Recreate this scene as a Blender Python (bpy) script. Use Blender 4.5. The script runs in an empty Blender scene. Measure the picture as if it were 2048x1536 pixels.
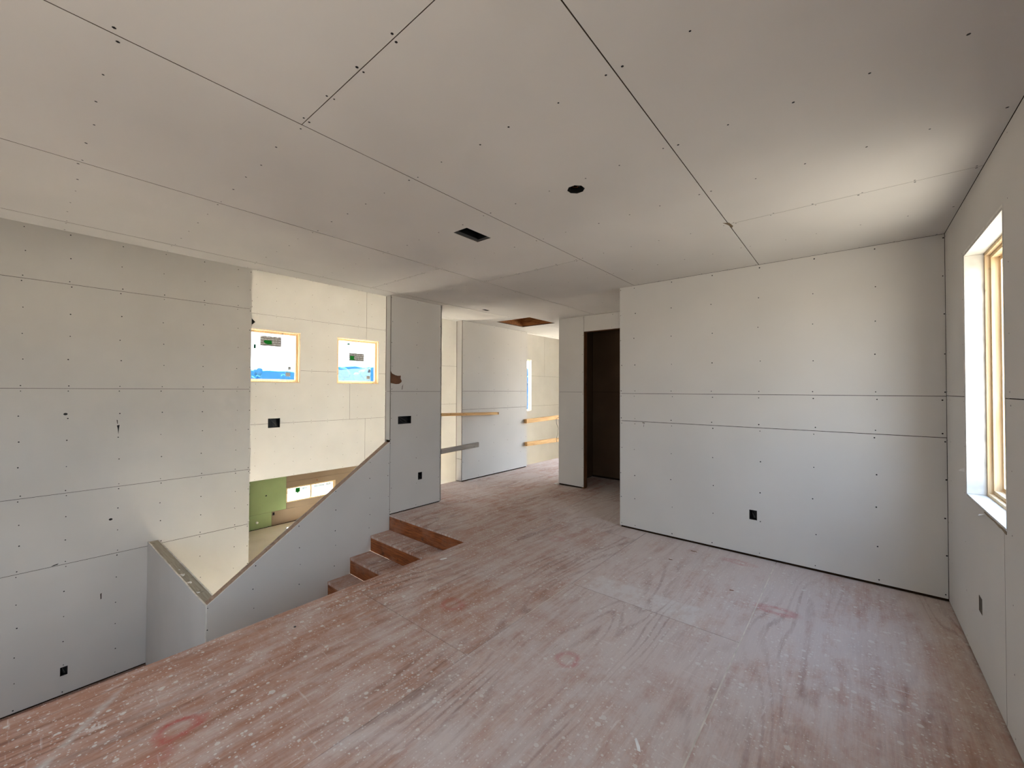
import bpy, bmesh, math, random
from mathutils import Vector, Matrix
from mathutils.geometry import tessellate_polygon
from mathutils import noise as mnoise
random.seed(11)
SC = bpy.context.scene
COL = SC.collection

# ---------------------------------------------------------------- camera
HC = 1.557
def setup_camera():
    yaw, pit, rol = math.radians(39.80623), math.radians(0.86335), math.radians(0.21337)
    F = Vector((-math.sin(yaw)*math.cos(pit), math.cos(yaw)*math.cos(pit), math.sin(pit)))
    R = Vector((math.cos(yaw), math.sin(yaw), 0)); U = R.cross(F)
    R2 = R*math.cos(rol) + U*math.sin(rol); U2 = R2.cross(F)
    cam = bpy.data.cameras.new('camera'); cam.sensor_fit = 'HORIZONTAL'; cam.sensor_width = 36.0
    cam.lens = 819.1365/2048*36.0; cam.clip_start = 0.02; cam.clip_end = 500
    o = bpy.data.objects.new('camera', cam); COL.objects.link(o)
    M = Matrix((R2, U2, -F)).transposed().to_4x4(); M.translation = (0, 0, HC)
    o.matrix_world = M; SC.camera = o
setup_camera()

# ---------------------------------------------------------------- sky, sun, exposure
EXPOSURE = 1.06
SKY_STRENGTH = 9.0
SUN_DIR = Vector((0.55, -0.22, -0.80)).normalized()
def setup_world():
    w = bpy.data.worlds.new('hazy_sky'); SC.world = w; w.use_nodes = True
    nt = w.node_tree; nt.nodes.clear()
    tc = nt.nodes.new('ShaderNodeTexCoord'); sep = nt.nodes.new('ShaderNodeSeparateXYZ')
    nt.links.new(tc.outputs['Generated'], sep.inputs[0])
    up = nt.nodes.new('ShaderNodeMapRange'); up.inputs[1].default_value = 0.0; up.inputs[2].default_value = 0.9
    nt.links.new(sep.outputs[2], up.inputs[0])
    sky = nt.nodes.new('ShaderNodeMix'); sky.data_type = 'RGBA'
    sky.inputs[6].default_value = (0.88, 0.94, 1.0, 1); sky.inputs[7].default_value = (0.44, 0.63, 1.0, 1)
    nt.links.new(up.outputs[0], sky.inputs[0])
    gr = nt.nodes.new('ShaderNodeMapRange'); gr.inputs[1].default_value = -0.02; gr.inputs[2].default_value = 0.0
    nt.links.new(sep.outputs[2], gr.inputs[0])
    mix = nt.nodes.new('ShaderNodeMix'); mix.data_type = 'RGBA'
    mix.inputs[6].default_value = (0.50, 0.445, 0.375, 1)
    # hazy sky is brightest around the sun and falls off towards the opposite side
    dot = nt.nodes.new('ShaderNodeVectorMath'); dot.operation = 'DOT_PRODUCT'; dot.inputs[1].default_value = tuple(-SUN_DIR)
    nt.links.new(tc.outputs['Generated'], dot.inputs[0])
    fall = nt.nodes.new('ShaderNodeMapRange'); fall.inputs[1].default_value = -0.8; fall.inputs[2].default_value = 0.9
    fall.inputs[3].default_value = 0.32; fall.inputs[4].default_value = 1.0
    nt.links.new(dot.outputs['Value'], fall.inputs[0])
    mul = nt.nodes.new('ShaderNodeVectorMath'); mul.operation = 'SCALE'
    nt.links.new(sky.outputs[2], mul.inputs[0]); nt.links.new(fall.outputs[0], mul.inputs['Scale'])
    nt.links.new(gr.outputs[0], mix.inputs[0]); nt.links.new(mul.outputs[0], mix.inputs[7])
    bg = nt.nodes.new('ShaderNodeBackground'); bg.inputs[1].default_value = SKY_STRENGTH
    nt.links.new(mix.outputs[2], bg.inputs[0])
    out = nt.nodes.new('ShaderNodeOutputWorld'); nt.links.new(bg.outputs[0], out.inputs[0])
setup_world()
def setup_sun():
    l = bpy.data.lights.new('sun', 'SUN'); l.energy = 135.0; l.angle = math.radians(0.6); l.color = (1.0, 0.985, 0.955)
    o = bpy.data.objects.new('sun', l); COL.objects.link(o)
    d = SUN_DIR
    o.rotation_euler = d.to_track_quat('-Z', 'Y').to_euler(); o.location = (-30, 14, 24)
setup_sun()
# window openings (axis, outside coordinate, inward direction, u0, u1, v0, v1): sky light is sampled through them
OPENINGS = [('x', 0.72, -1, -2.7, -0.2, -1.7, -0.4), ('y', -3.14, 1, -4.35, -3.15, 0.7, 2.4), ('x', 0.72, -1, 2.89, 3.76, 0.92, 2.41), ('x', 0.72, -1, -2.8, -0.2, 0.6, 2.5), 
            ('x', -10.22, 1, 3.04, 4.24, 1.70, 2.90), ('x', -10.22, 1, 5.12, 6.325, 1.70, 2.90), ('x', -10.22, 1, 11.6, 13.3, 0.72, 2.80),
            ('x', -15.38, 1, 9.7, 10.8, -2.9, -1.3),
            ('y', 9.44, -1, -4.9, -0.2, 0.1, 2.55), ('x', -15.38, 1, 5.98, 7.72, -2.38, -1.90)]
def setup_portals():
    for ax, c, s, u0, u1, v0, v1 in OPENINGS:
        l = bpy.data.lights.new('window_daylight', 'AREA'); l.shape = 'RECTANGLE'; l.size = u1-u0; l.size_y = v1-v0
        l.cycles.is_portal = True
        o = bpy.data.objects.new('window_daylight', l); COL.objects.link(o)
        um, vm = (u0+u1)/2, (v0+v1)/2
        if ax == 'x':
            o.location = (c, um, vm); o.rotation_euler = Vector((s, 0, 0)).to_track_quat('-Z', 'Z').to_euler()
            z = Vector((-s, 0, 0)); x = Vector((0, 1, 0))
        else:
            o.location = (um, c, vm); z = Vector((0, -s, 0)); x = Vector((1, 0, 0))
        y = z.cross(x)
        M = Matrix((x, y, z)).transposed(); o.rotation_euler = M.to_euler()
setup_portals()
vs = SC.view_settings
vs.view_transform = 'Standard'; vs.look = 'None'; vs.exposure = EXPOSURE; vs.gamma = 1.0; vs.use_curve_mapping = False
cy = SC.cycles
cy.max_bounces = 9; cy.diffuse_bounces = 7; cy.glossy_bounces = 2; cy.transmission_bounces = 4; cy.transparent_max_bounces = 10
cy.use_adaptive_sampling = True; cy.adaptive_threshold = 0.08; cy.adaptive_min_samples = 16
cy.sample_clamp_indirect = 60.0; cy.caustics_reflective = False; cy.caustics_refractive = False

# ---------------------------------------------------------------- materials
def srgb(r, g, b):
    f = lambda c: (c/255/12.92) if c/255 <= 0.04045 else ((c/255+0.055)/1.055)**2.4
    return (f(r), f(g), f(b), 1.0)
class NT:
    def __init__(s, name, rough=0.85, spec=0.25, matte=False):
        s.m = bpy.data.materials.new(name); s.m.use_nodes = True; s.t = s.m.node_tree; s.t.nodes.clear()
        if matte: s.b = s.n('ShaderNodeBsdfDiffuse')
        else:
            s.b = s.n('ShaderNodeBsdfPrincipled'); s.b.inputs['Roughness'].default_value = rough
            s.b.inputs['Specular IOR Level'].default_value = spec
        s.o = s.n('ShaderNodeOutputMaterial'); s.l(s.b.outputs[0], s.o.inputs[0])
    def n(s, k, **kw):
        x = s.t.nodes.new(k)
        for a, v in kw.items(): setattr(x, a, v)
        return x
    def l(s, a, b): s.t.links.new(a, b)
    def put(s, sock, v):
        if hasattr(v, 'is_output'): s.l(v, sock)
        else: sock.default_value = v
    def pos(s): return s.n('ShaderNodeNewGeometry').outputs['Position']
    def math(s, op, a, b=0.0, c=None):
        x = s.n('ShaderNodeMath', operation=op); s.put(x.inputs[0], a); s.put(x.inputs[1], b)
        if c is not None: s.put(x.inputs[2], c)
        return x.outputs[0]
    def mapping(s, vec, scale=(1, 1, 1), loc=(0, 0, 0)):
        x = s.n('ShaderNodeMapping'); s.l(vec, x.inputs[0]); x.inputs['Scale'].default_value = scale
        x.inputs['Location'].default_value = loc
        return x.outputs[0]
    def noise(s, vec, scale, detail=3.0, rough=0.5, dist=0.0):
        x = s.n('ShaderNodeTexNoise'); s.l(vec, x.inputs['Vector']); x.inputs['Scale'].default_value = scale
        x.inputs['Detail'].default_value = detail; x.inputs['Roughness'].default_value = rough
        x.inputs['Distortion'].default_value = dist
        return x.outputs[0]
    def rng(s, v, a, b, c=0.0, d=1.0, smooth=False):
        x = s.n('ShaderNodeMapRange'); x.clamp = True
        if smooth: x.interpolation_type = 'SMOOTHSTEP'
        s.put(x.inputs[0], v)
        for i, q in enumerate((a, b, c, d)): x.inputs[i+1].default_value = q
        return x.outputs[0]
    def mix(s, f, a, b):
        x = s.n('ShaderNodeMix', data_type='RGBA'); s.put(x.inputs[0], f); s.put(x.inputs[6], a); s.put(x.inputs[7], b)
        return x.outputs[2]
    def bump(s, h, strength=0.3, dist=0.002):
        x = s.n('ShaderNodeBump'); x.inputs['Strength'].default_value = strength; x.inputs['Distance'].default_value = dist
        s.l(h, x.inputs['Height']); s.l(x.outputs[0], s.b.inputs['Normal'])
    def done(s, col):
        s.put(s.b.inputs[0], col); return s.m

def m_paper(name, a, b):
    t = NT(name, matte=True); p = t.pos()
    c = t.mix(t.rng(t.noise(p, 1.3, 2), 0.3, 0.7), a, b)
    return t.done(c)
def m_flat(name, c, rough=0.8, spec=0.25, var=0.0):
    t = NT(name, rough, spec, matte=rough > 0.6)
    f = t.rng(t.noise(t.pos(), 14, 1), 0.3, 0.7)
    d = tuple(x*(1-0.25) for x in c[:3])+(1,)
    return t.done(t.mix(f, c, d))
def m_lumber(name, a, b, axis, knots=True, rough=0.7):
    t = NT(name, rough, 0.25); p = t.pos()
    sc = {'x': (1.2, 26, 26), 'y': (26, 1.2, 26), 'z': (26, 26, 1.2)}[axis]
    g = t.rng(t.noise(t.mapping(p, sc), 1.6, 4, 0.6, 1.4), 0.32, 0.68)
    c = t.mix(g, a, b)
    k = t.rng(t.noise(p, 9, 2), 0.66, 0.74)
    c = t.mix(t.math('MULTIPLY', k, 0.7), c, tuple(x*0.35 for x in b[:3])+(1,))
    return t.done(c)

MARKS = [(-2.395, 0.49, 0.070, 0.016, 0.75, 1.0, 0.85), (-1.275, 2.045, 0.062, 0.014, 0.5, 1.0, 1.0), (-2.24, 2.03, 0.05, 0.02, 0.45, 1.0, 1.0),
         (-0.43, 3.46, 0.07, 0.03, 0.5, 0.8, 1.6), (-2.41, 3.61, 0.06, 0.025, 0.25, 1, 1), (-0.80, 4.20, 0.07, 0.03, 0.35, 0.7, 1.6), (-2.28, 0.40, 0.02, 0.03, 0.45, 1, 1)]
def m_plywood(rect=(0, 0, 0, 0)):
    inside = lambda x, y, m=0.15: rect[0]-m < x < rect[1]+m and rect[2]-m < y < rect[3]+m
    t = NT('dusty_plywood', matte=True); p = t.pos()
    oi = t.n('ShaderNodeObjectInfo')
    comb = t.n('ShaderNodeCombineXYZ')
    t.l(t.math('MULTIPLY', oi.outputs['Random'], 37.0), comb.inputs[0]); t.l(t.math('MULTIPLY', oi.outputs['Random'], 19.0), comb.inputs[1])
    va = t.n('ShaderNodeVectorMath', operation='ADD'); t.l(p, va.inputs[0]); t.l(comb.outputs[0], va.inputs[1])
    q = va.outputs[0]
    # rotary-cut grain running along the sheets (Y)
    warp = t.noise(t.mapping(q, (2.2, 0.34, 1)), 1.0, 2, 0.5)
    sep = t.n('ShaderNodeSeparateXYZ'); t.l(q, sep.inputs[0])
    phase = t.math('MULTIPLY_ADD', warp, 95.0, t.math('MULTIPLY', sep.outputs[0], 40.0))
    band = t.math('SINE', phase)
    rag = t.noise(t.mapping(q, (70, 9, 1)), 1.0, 2, 0.65)
    gm = t.rng(t.noise(t.mapping(q, (2.4, 0.9, 1)), 1.0, 2), 0.42, 0.66)
    line = t.math('MULTIPLY', t.rng(t.math('ADD', band, t.math('MULTIPLY', rag, 2.2)), 1.25, 2.2), gm)
    fib = t.rng(t.noise(t.mapping(q, (130, 7, 1)), 1.0, 2, 0.7), 0.3, 0.7)
    streak = t.rng(t.noise(t.mapping(q, (15, 1.5, 1)), 1.0, 4, 0.62), 0.34, 0.66)
    base = t.mix(fib, srgb(190, 150, 128), srgb(160, 120, 100))
    base = t.mix(t.math('MULTIPLY', streak, 0.55), base, srgb(156, 106, 84))
    c = t.mix(t.math('MULTIPLY', line, 0.7), base, srgb(112, 74, 58))
    # drywall dust, heavier towards the middle of the room and the hall
    ps = t.n('ShaderNodeSeparateXYZ'); t.l(p, ps.inputs[0])
    X, Y = ps.outputs[0], ps.outputs[1]
    d1 = t.noise(t.mapping(p, (1.0, 0.8, 1)), 1.7, 5, 0.66, 0.8)
    d2 = t.noise(t.mapping(p, (5.0, 3.0, 1)), 2.4, 4, 0.7)
    d3 = t.noise(p, 38.0, 3, 0.7)
    dens = t.math('ADD', t.math('MULTIPLY', t.rng(X, -3.1, -1.4), 0.11), t.math('MULTIPLY', t.rng(Y, 0.2, 3.2), 0.15))
    dens = t.math('ADD', dens, t.math('MULTIPLY_ADD', oi.outputs['Random'], 0.10, -0.09))
    dens = t.math('ADD', dens, t.math('ADD', t.rng(X, -0.4, 0.45, 0.0, -0.09), t.rng(Y, 2.3, 4.5, 0.0, 0.07)))
    dsum = t.math('ADD', t.math('ADD', t.math('MULTIPLY', d1, 0.55), t.math('MULTIPLY', d2, 0.30)), t.math('MULTIPLY', d3, 0.15))
    dsum = t.math('ADD', dsum, t.math('MULTIPLY_ADD', streak, -0.13, 0.05))
    dust = t.rng(t.math('ADD', dsum, dens), 0.43, 0.73, 0.05, 0.72)
    # swept band of heavy dust along a sheet joint
    if inside(-1.2, 3.0, 0):
      bd = t.math('MULTIPLY', t.math('MULTIPLY', t.rng(Y, 2.865, 2.875), t.rng(Y, 3.12, 3.30, 1, 0)), t.math('MULTIPLY', t.rng(X, -1.75, -1.65), t.rng(X, -0.85, -0.55, 1, 0)))
      dust = t.math('MAXIMUM', dust, t.math('MULTIPLY', bd, t.rng(d2, 0.25, 0.55, 0.5, 0.9)))
    dust = t.math('MULTIPLY', dust, t.math('MULTIPLY_ADD', line, -0.30, 1.0))
    c = t.mix(dust, c, srgb(206, 199, 194))
    # trowel and broom scratches
    sc = t.noise(t.mapping(p, (3, 34, 1)), 1.3, 2, 0.6)
    c = t.mix(t.math('MULTIPLY', t.rng(sc, 0.66, 0.74), 0.35), c, srgb(215, 210, 204))
    sc = t.noise(t.mapping(p, (26, 5, 1), (3, 1, 0)), 1.0, 2, 0.6, 0.8)
    c = t.mix(t.math('MULTIPLY', t.rng(sc, 0.68, 0.74), 0.4), c, srgb(222, 216, 210))
    # faded red spray marks
    for (cx, cyy, r, w, amt, sx, sy) in [m for m in MARKS if inside(m[0], m[1])]:
        dx = t.math('MULTIPLY', t.math('SUBTRACT', X, cx), sx); dy = t.math('MULTIPLY', t.math('SUBTRACT', Y, cyy), sy)
        rr = t.math('SQRT', t.math('ADD', t.math('MULTIPLY', dx, dx), t.math('MULTIPLY', dy, dy)))
        rr = t.math('ADD', rr, t.math('MULTIPLY', t.math('SUBTRACT', d1, 0.5), 0.22))
        k = t.math('MULTIPLY', t.rng(t.math('ABSOLUTE', t.math('SUBTRACT', rr, r)), w*0.2, w*1.9, 1, 0), t.rng(d2, 0.30, 0.58, 0.15, 1.0))
        k = t.math('MULTIPLY', t.math('MULTIPLY', k, amt), t.rng(d3, 0.3, 0.6, 0.5, 1.0))
        c = t.mix(k, c, srgb(176, 62, 58))
    # pale dust streak swept across the near left corner
    if inside(-2.75, 0.2):
      st = t.math('ABSOLUTE', t.math('ADD', t.math('SUBTRACT', Y, 0.21), t.math('MULTIPLY', t.math('ADD', X, 2.741), 0.8)))
      k = t.math('MULTIPLY', t.math('MULTIPLY', t.rng(st, 0.008, 0.035, 1, 0), t.rng(X, -2.98, -2.90)), t.rng(X, -2.55, -2.4, 1, 0))
      c = t.mix(t.math('MULTIPLY', k, t.rng(d2, 0.35, 0.6, 0.2, 0.8)), c, srgb(190, 182, 174))
    # spatters of joint compound
    clus = t.rng(t.noise(p, 2.3, 3), 0.38, 0.58, 0.40, 1.0)
    for scl, lo, amt in ((30.0, 0.26, 0.85), (13.0, 0.22, 0.8), (66.0, 0.36, 0.65)):
        v = t.n('ShaderNodeTexVoronoi'); v.voronoi_dimensions = '2D'; t.l(p, v.inputs['Vector']); v.inputs['Scale'].default_value = scl
        sc2 = t.n('ShaderNodeSeparateColor'); t.l(v.outputs['Color'], sc2.inputs[0])
        rad = t.math('MULTIPLY', t.rng(sc2.outputs[0], 1.0-0.36, 1.0, 0.0, lo), clus)
        sp = t.math('LESS_THAN', v.outputs['Distance'], rad)
        c = t.mix(t.math('MULTIPLY', sp, amt), c, srgb(208, 202, 194))
    return t.done(c)

PAPER = m_paper('drywall_paper', srgb(207, 203, 197), srgb(200, 196, 190))
PAPER_LIT = PAPER
GREEN = m_paper('green_moisture_board', srgb(152, 168, 122), srgb(140, 156, 112))
GYP = m_flat('gypsum_edge', srgb(226, 222, 214))
EDGE = m_flat('board_edge_shade', srgb(104, 94, 84))  # board edges coloured dark, painting shade into the open joints
FRAMING = m_flat('dark_framing', srgb(52, 38, 28))
DARK = m_flat('shadow_gap', srgb(30, 24, 20))
SCREW = m_flat('black_screw', srgb(22, 18, 16), 0.5)
BLACK = m_flat('black_plastic', srgb(14, 14, 15), 0.45, 0.4)
CABLE = m_flat('grey_cable', srgb(96, 93, 90), 0.5)
COPPER = m_flat('copper_wire', srgb(150, 90, 60), 0.4)
PLY = m_plywood()
TREAD = PLY
def m_riser():
    t = NT('bare_riser_plywood', 0.55, 0.3); p = t.pos()
    g = t.rng(t.noise(t.mapping(p, (2.0, 1, 26)), 1.4, 4, 0.6, 2.2), 0.32, 0.68)
    c = t.mix(g, srgb(160, 92, 48), srgb(100, 50, 24))
    c = t.mix(t.rng(t.noise(p, 7, 3), 0.60, 0.72), c, srgb(70, 36, 20))
    c = t.mix(t.math('MULTIPLY', t.rng(t.noise(p, 3, 5), 0.52, 0.7), 0.3), c, srgb(176, 150, 132))
    return t.done(c)
RISER = m_riser()
PINE_Y = m_lumber('pine_rail', srgb(222, 180, 120), srgb(190, 140, 84), 'y')
PINE_Z = m_lumber('pine_frame', srgb(222, 200, 166), srgb(204, 174, 132), 'z')
PLATE_Y = m_lumber('stair_plate_lumber', srgb(176, 152, 132), srgb(132, 104, 84), 'y')
PLATE_X = m_lumber('landing_plate_lumber', srgb(176, 168, 150), srgb(146, 136, 118), 'x')
GREYWOOD = m_lumber('weathered_rail', srgb(158, 148, 136), srgb(126, 114, 102), 'y')
STUD = m_lumber('jamb_stud', srgb(132, 86, 50), srgb(88, 52, 28), 'z')
SHAFT = m_lumber('hatch_lumber', srgb(196, 134, 78), srgb(112, 64, 34), 'x')
METAL = NT('galvanised_boot', 0.35, 0.5); METAL.b.inputs['Metallic'].default_value = 0.9; METAL = METAL.done(srgb(150, 150, 150))
DUSTLINE = m_flat('packed_dust', srgb(214, 204, 190))
BROWN = m_flat('torn_brown_paper', srgb(116, 84, 66))
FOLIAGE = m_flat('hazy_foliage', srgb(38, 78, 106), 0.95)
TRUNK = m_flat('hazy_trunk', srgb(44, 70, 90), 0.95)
WHITEP = m_flat('torn_white_paper', srgb(236, 234, 230))
CLOSET_SHADE = m_paper('closet_shade_board', srgb(96, 76, 60), srgb(82, 64, 50))  # closet boards darkened: the shade inside the closet is put into the colour
CONC = m_paper('lower_subfloor', srgb(218, 209, 194), srgb(208, 198, 182))
def m_glass():
    t = NT('window_glass'); tr = t.n('ShaderNodeBsdfTransparent'); gl = t.n('ShaderNodeBsdfGlossy')
    tr.inputs[0].default_value = (0.93, 0.96, 0.97, 1); gl.inputs['Roughness'].default_value = 0.02
    mx = t.n('ShaderNodeMixShader'); mx.inputs[0].default_value = 0.06; t.l(tr.outputs[0], mx.inputs[1]); t.l(gl.outputs[0], mx.inputs[2])
    t.l(mx.outputs[0], t.o.inputs[0]); return t.m
GLASS = m_glass()
def m_sticker(name, c, stripes=False, trans=0.10):
    t = NT(name, 0.6); d = t.n('ShaderNodeBsdfDiffuse'); tr = t.n('ShaderNodeBsdfTranslucent')
    col = c
    if stripes:
        p = t.pos(); sp = t.n('ShaderNodeSeparateXYZ'); t.l(p, sp.inputs[0])
        w = t.rng(t.math('SINE', t.math('MULTIPLY', sp.outputs[2], 120.0)), 0.2, 0.5)
        nn = t.rng(t.noise(t.mapping(p, (1, 28, 60)), 1.0, 1), 0.42, 0.5)
        col = t.mix(t.math('MULTIPLY', w, nn), c, (0.45, 0.45, 0.45, 1))
    t.put(d.inputs[0], col); t.put(tr.inputs[0], col)
    mx = t.n('ShaderNodeMixShader'); mx.inputs[0].default_value = trans
    t.l(d.outputs[0], mx.inputs[1]); t.l(tr.outputs[0], mx.inputs[2]); t.l(mx.outputs[0], t.o.inputs[0]); return t.m
S_GREY = m_sticker('grey_label', (0.19, 0.18, 0.17, 1), True, 0.14)
S_PLAIN = m_sticker('grey_patch', (0.21, 0.21, 0.21, 1), False, 0.16)
S_GREEN = m_sticker('green_mark', (0.01, 0.13, 0.02, 1))
S_TEAL = m_sticker('teal_tag', (0.02, 0.10, 0.06, 1))
S_FILM = m_sticker('printed_film', (0.50, 0.60, 0.68, 1), True, 0.25)

# ---------------------------------------------------------------- geometry helpers
WO = {}
def to3(ax, c, u, v): return (c, u, v) if ax == 'x' else ((u, c, v) if ax == 'y' else (u, v, c))
def mk(name, V, Fc, mats, parent=None, midx=None, smooth=False, origin=None, fixn=True):
    if origin is None:
        xs, ys, zs = zip(*V)
        origin = Vector(((min(xs)+max(xs))/2, (min(ys)+max(ys))/2, min(zs)))
    origin = Vector(origin)
    me = bpy.data.meshes.new(name)
    me.from_pydata([tuple(Vector(v)-origin) for v in V], [], Fc)
    if not isinstance(mats, (list, tuple)): mats = [mats]
    for m in mats: me.materials.append(m)
    if midx:
        for p, i in zip(me.polygons, midx): p.material_index = min(i, len(mats)-1)
    if fixn:
        bm = bmesh.new(); bm.from_mesh(me); bmesh.ops.recalc_face_normals(bm, faces=bm.faces); bm.to_mesh(me); bm.free()
    if smooth:
        for p in me.polygons: p.use_smooth = True
    ob = bpy.data.objects.new(name, me); COL.objects.link(ob)
    WO[ob.name] = origin
    if parent is not None:
        ob.parent = parent; ob.location = origin - WO[parent.name]
    else: ob.location = origin
    return ob
def tag(o, label, cat=None, group=None, kind=None):
    o['label'] = label
    if cat: o['category'] = cat
    if group: o['group'] = group
    if kind: o['kind'] = kind
    return o
def thing(name, loc, label, cat, group=None, kind=None):
    o = bpy.data.objects.new(name, None); COL.objects.link(o); o.location = loc; WO[o.name] = Vector(loc)
    o.empty_display_size = 0.05
    return tag(o, label, cat, group, kind)
def grid_geo(ax, c0, c1, u0, u1, v0, v1, holes=()):
    hs = []
    for (a, b, c, d) in holes:
        a, b, c, d = max(a, u0), min(b, u1), max(c, v0), min(d, v1)
        if b-a > 1e-6 and d-c > 1e-6: hs.append((a, b, c, d))
    us = sorted({u0, u1, *[h[0] for h in hs], *[h[1] for h in hs]}); vs_ = sorted({v0, v1, *[h[2] for h in hs], *[h[3] for h in hs]})
    def full(i, j):
        if i < 0 or j < 0 or i >= len(us)-1 or j >= len(vs_)-1: return False
        um, vm = (us[i]+us[i+1])/2, (vs_[j]+vs_[j+1])/2
        return not any(h[0] < um < h[1] and h[2] < vm < h[3] for h in hs)
    V, Fc, M, ix = [], [], [], {}
    def vert(k, i, j):
        if (k, i, j) not in ix:
            ix[(k, i, j)] = len(V); V.append(to3(ax, (c0, c1)[k], us[i], vs_[j]))
        return ix[(k, i, j)]
    for i in range(len(us)-1):
        for j in range(len(vs_)-1):
            if not full(i, j): continue
            for k in (0, 1):
                q = [vert(k, i, j), vert(k, i+1, j), vert(k, i+1, j+1), vert(k, i, j+1)]
                Fc.append(q if k else q[::-1]); M.append(0)
            for (di, dj, a, b) in ((-1, 0, (i, j), (i, j+1)), (1, 0, (i+1, j), (i+1, j+1)), (0, -1, (i, j), (i+1, j)), (0, 1, (i, j+1), (i+1, j+1))):
                if not full(i+di, j+dj):
                    Fc.append([vert(0, *a), vert(0, *b), vert(1, *b), vert(1, *a)]); M.append(1)
    return V, Fc, M
def slab(name, ax, c0, c1, u0, u1, v0, v1, mats, parent=None, holes=()):
    V, Fc, M = grid_geo(ax, c0, c1, u0, u1, v0, v1, holes)
    return mk(name, V, Fc, mats, parent, M)
def poly_prism(name, ax, c0, c1, outer, mats, parent=None, holes=()):
    loops = [outer]+list(holes)
    tris = tessellate_polygon([[Vector((p[0], p[1], 0)) for p in lp] for lp in loops])
    flat = [p for lp in loops for p in lp]; n = len(flat)
    V = [to3(ax, c0, *p) for p in flat]+[to3(ax, c1, *p) for p in flat]
    Fc = [tuple(t_) for t_ in tris]+[tuple(i+n for i in t_)[::-1] for t_ in tris]; M = [0]*len(Fc)
    b = 0
    for lp in loops:
        for i in range(len(lp)):
            a0, a1 = b+i, b+(i+1) % len(lp)
            Fc.append((a0, a1, a1+n, a0+n)); M.append(1)
        b += len(lp)
    return mk(name, V, Fc, mats, parent, M)
def box(name, x0, x1, y0, y1, z0, z1, mats, parent=None): return slab(name, 'x', x0, x1, y0, y1, z0, z1, mats, parent)
T = 0.0127
def panels(parent, ax, face, sgn, rects, holes=(), mat=None, gap=0.004, name='drywall_panel', gv=1.0):
    out = []
    for r in rects:
        g = r[4] if len(r) > 4 else gap
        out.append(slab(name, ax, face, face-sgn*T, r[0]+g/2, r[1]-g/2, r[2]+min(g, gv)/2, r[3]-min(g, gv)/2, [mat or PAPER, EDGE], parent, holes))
    return out
def screws(parent, ax, face, sgn, pts, r=0.0055, holes=()):
    V, Fc = [], []
    for (u, v) in pts:
        if any(h[0]-0.012 < u < h[1]+0.012 and h[2]-0.012 < v < h[3]+0.012 for h in holes): continue
        b = len(V); rr = r*random.uniform(0.75, 1.15)
        for k in range(6):
            a = k*math.pi/3; V.append(to3(ax, face+sgn*0.0003, u+rr*math.cos(a), v+rr*math.sin(a)))
        V.append(to3(ax, face+sgn*0.0011, u, v))
        for k in range(6): Fc.append((b+k, b+(k+1) % 6, b+6))
    o = mk('drywall_screws', V, Fc, SCREW, parent, fixn=False); o['kind'] = 'stuff'
    return o
def rows(rects, lines, sp, margin=0.03, along='v', jit=0.012):
    pts = []
    for r in rects:
        u0, u1, v0, v1 = r[:4]
        a0, a1, b0, b1 = (u0, u1, v0, v1) if along == 'v' else (v0, v1, u0, u1)
        for L in lines:
            if not (a0+0.008 <= L <= a1-0.008): continue
            n = max(1, round((b1-b0-2*margin)/sp))
            for k in range(n+1):
                b = b0+margin+(b1-b0-2*margin)*k/n
                pa = L+random.gauss(0, 0.006); pb = b+(0 if k in (0, n) else random.gauss(0, jit))
                pts.append((pa, pb) if along == 'v' else (pb, pa))
    return pts
def tube(name, pts, r, mat, parent=None, n=6):
    V, Fc = [], []
    P = [Vector(p) for p in pts]
    for i, p in enumerate(P):
        d = (P[min(i+1, len(P)-1)]-P[max(i-1, 0)]).normalized()
        a = d.orthogonal().normalized(); b = d.cross(a)
        if i and 'pa' in locals():
            a = (pa-d*pa.dot(d)).normalized(); b = d.cross(a)
        pa = a
        for k in range(n):
            t_ = 2*math.pi*k/n; V.append(tuple(p+a*math.cos(t_)*r+b*math.sin(t_)*r))
    for i in range(len(P)-1):
        for k in range(n):
            Fc.append((i*n+k, i*n+(k+1) % n, (i+1)*n+(k+1) % n, (i+1)*n+k))
    Fc.append(tuple(range(n))); Fc.append(tuple(range((len(P)-1)*n, len(P)*n)))
    return mk(name, V, Fc, mat, parent, smooth=True)
def patch(name, ax, face, sgn, pts, mat, parent, d=0.0012):
    return poly_prism(name, ax, face+sgn*0.0002, face+sgn*(0.0002+d), pts, mat, parent)

H = 2.743; XE = 0.534; YB = 4.42; XL = -3.07; XP = -4.435; XQ = -4.55
ZM = -2.0; ZG = -3.1; HG = 4.2; XWW = -7.05; XGR = -10.05; YGN = 15.5
studs = lambda a, b, s=0.406: [a+i*s for i in range(int((b-a)/s)+1)]

# ================================================================ loft ceiling
HATCH = (-4.765, -4.04, 5.285, 6.025); VENT = (-2.307, -2.163, 2.072, 2.331)
OCT = [(-1.25+0.052*math.cos(math.pi/8+k*math.pi/4), 2.083+0.052*math.sin(math.pi/8+k*math.pi/4)) for k in range(8)]
SLIT = (-4.205, -4.155, 4.36, 4.46)
octsq = (-1.31, -1.19, 2.02, 2.145)
ceil = slab('ceiling', 'z', H+T, H+0.2, -5.26, XE+0.2, -3.15, 9.45, FRAMING, None, [(HATCH[0]-0.032, HATCH[1]+0.032, HATCH[2]-0.032, HATCH[3]+0.032), (VENT[0]-0.006, VENT[1]+0.006, VENT[2]-0.006, VENT[3]+0.006), octsq, SLIT, (-6, XQ+0.001, -4, 3.70)])
tag(ceil, 'unfinished drywall ceiling with open joints over the loft and hall', 'ceiling', kind='structure')
CX = [-5.10, -4.30, -3.10, -1.891, -0.674, XE]
CG = 0.005
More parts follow.
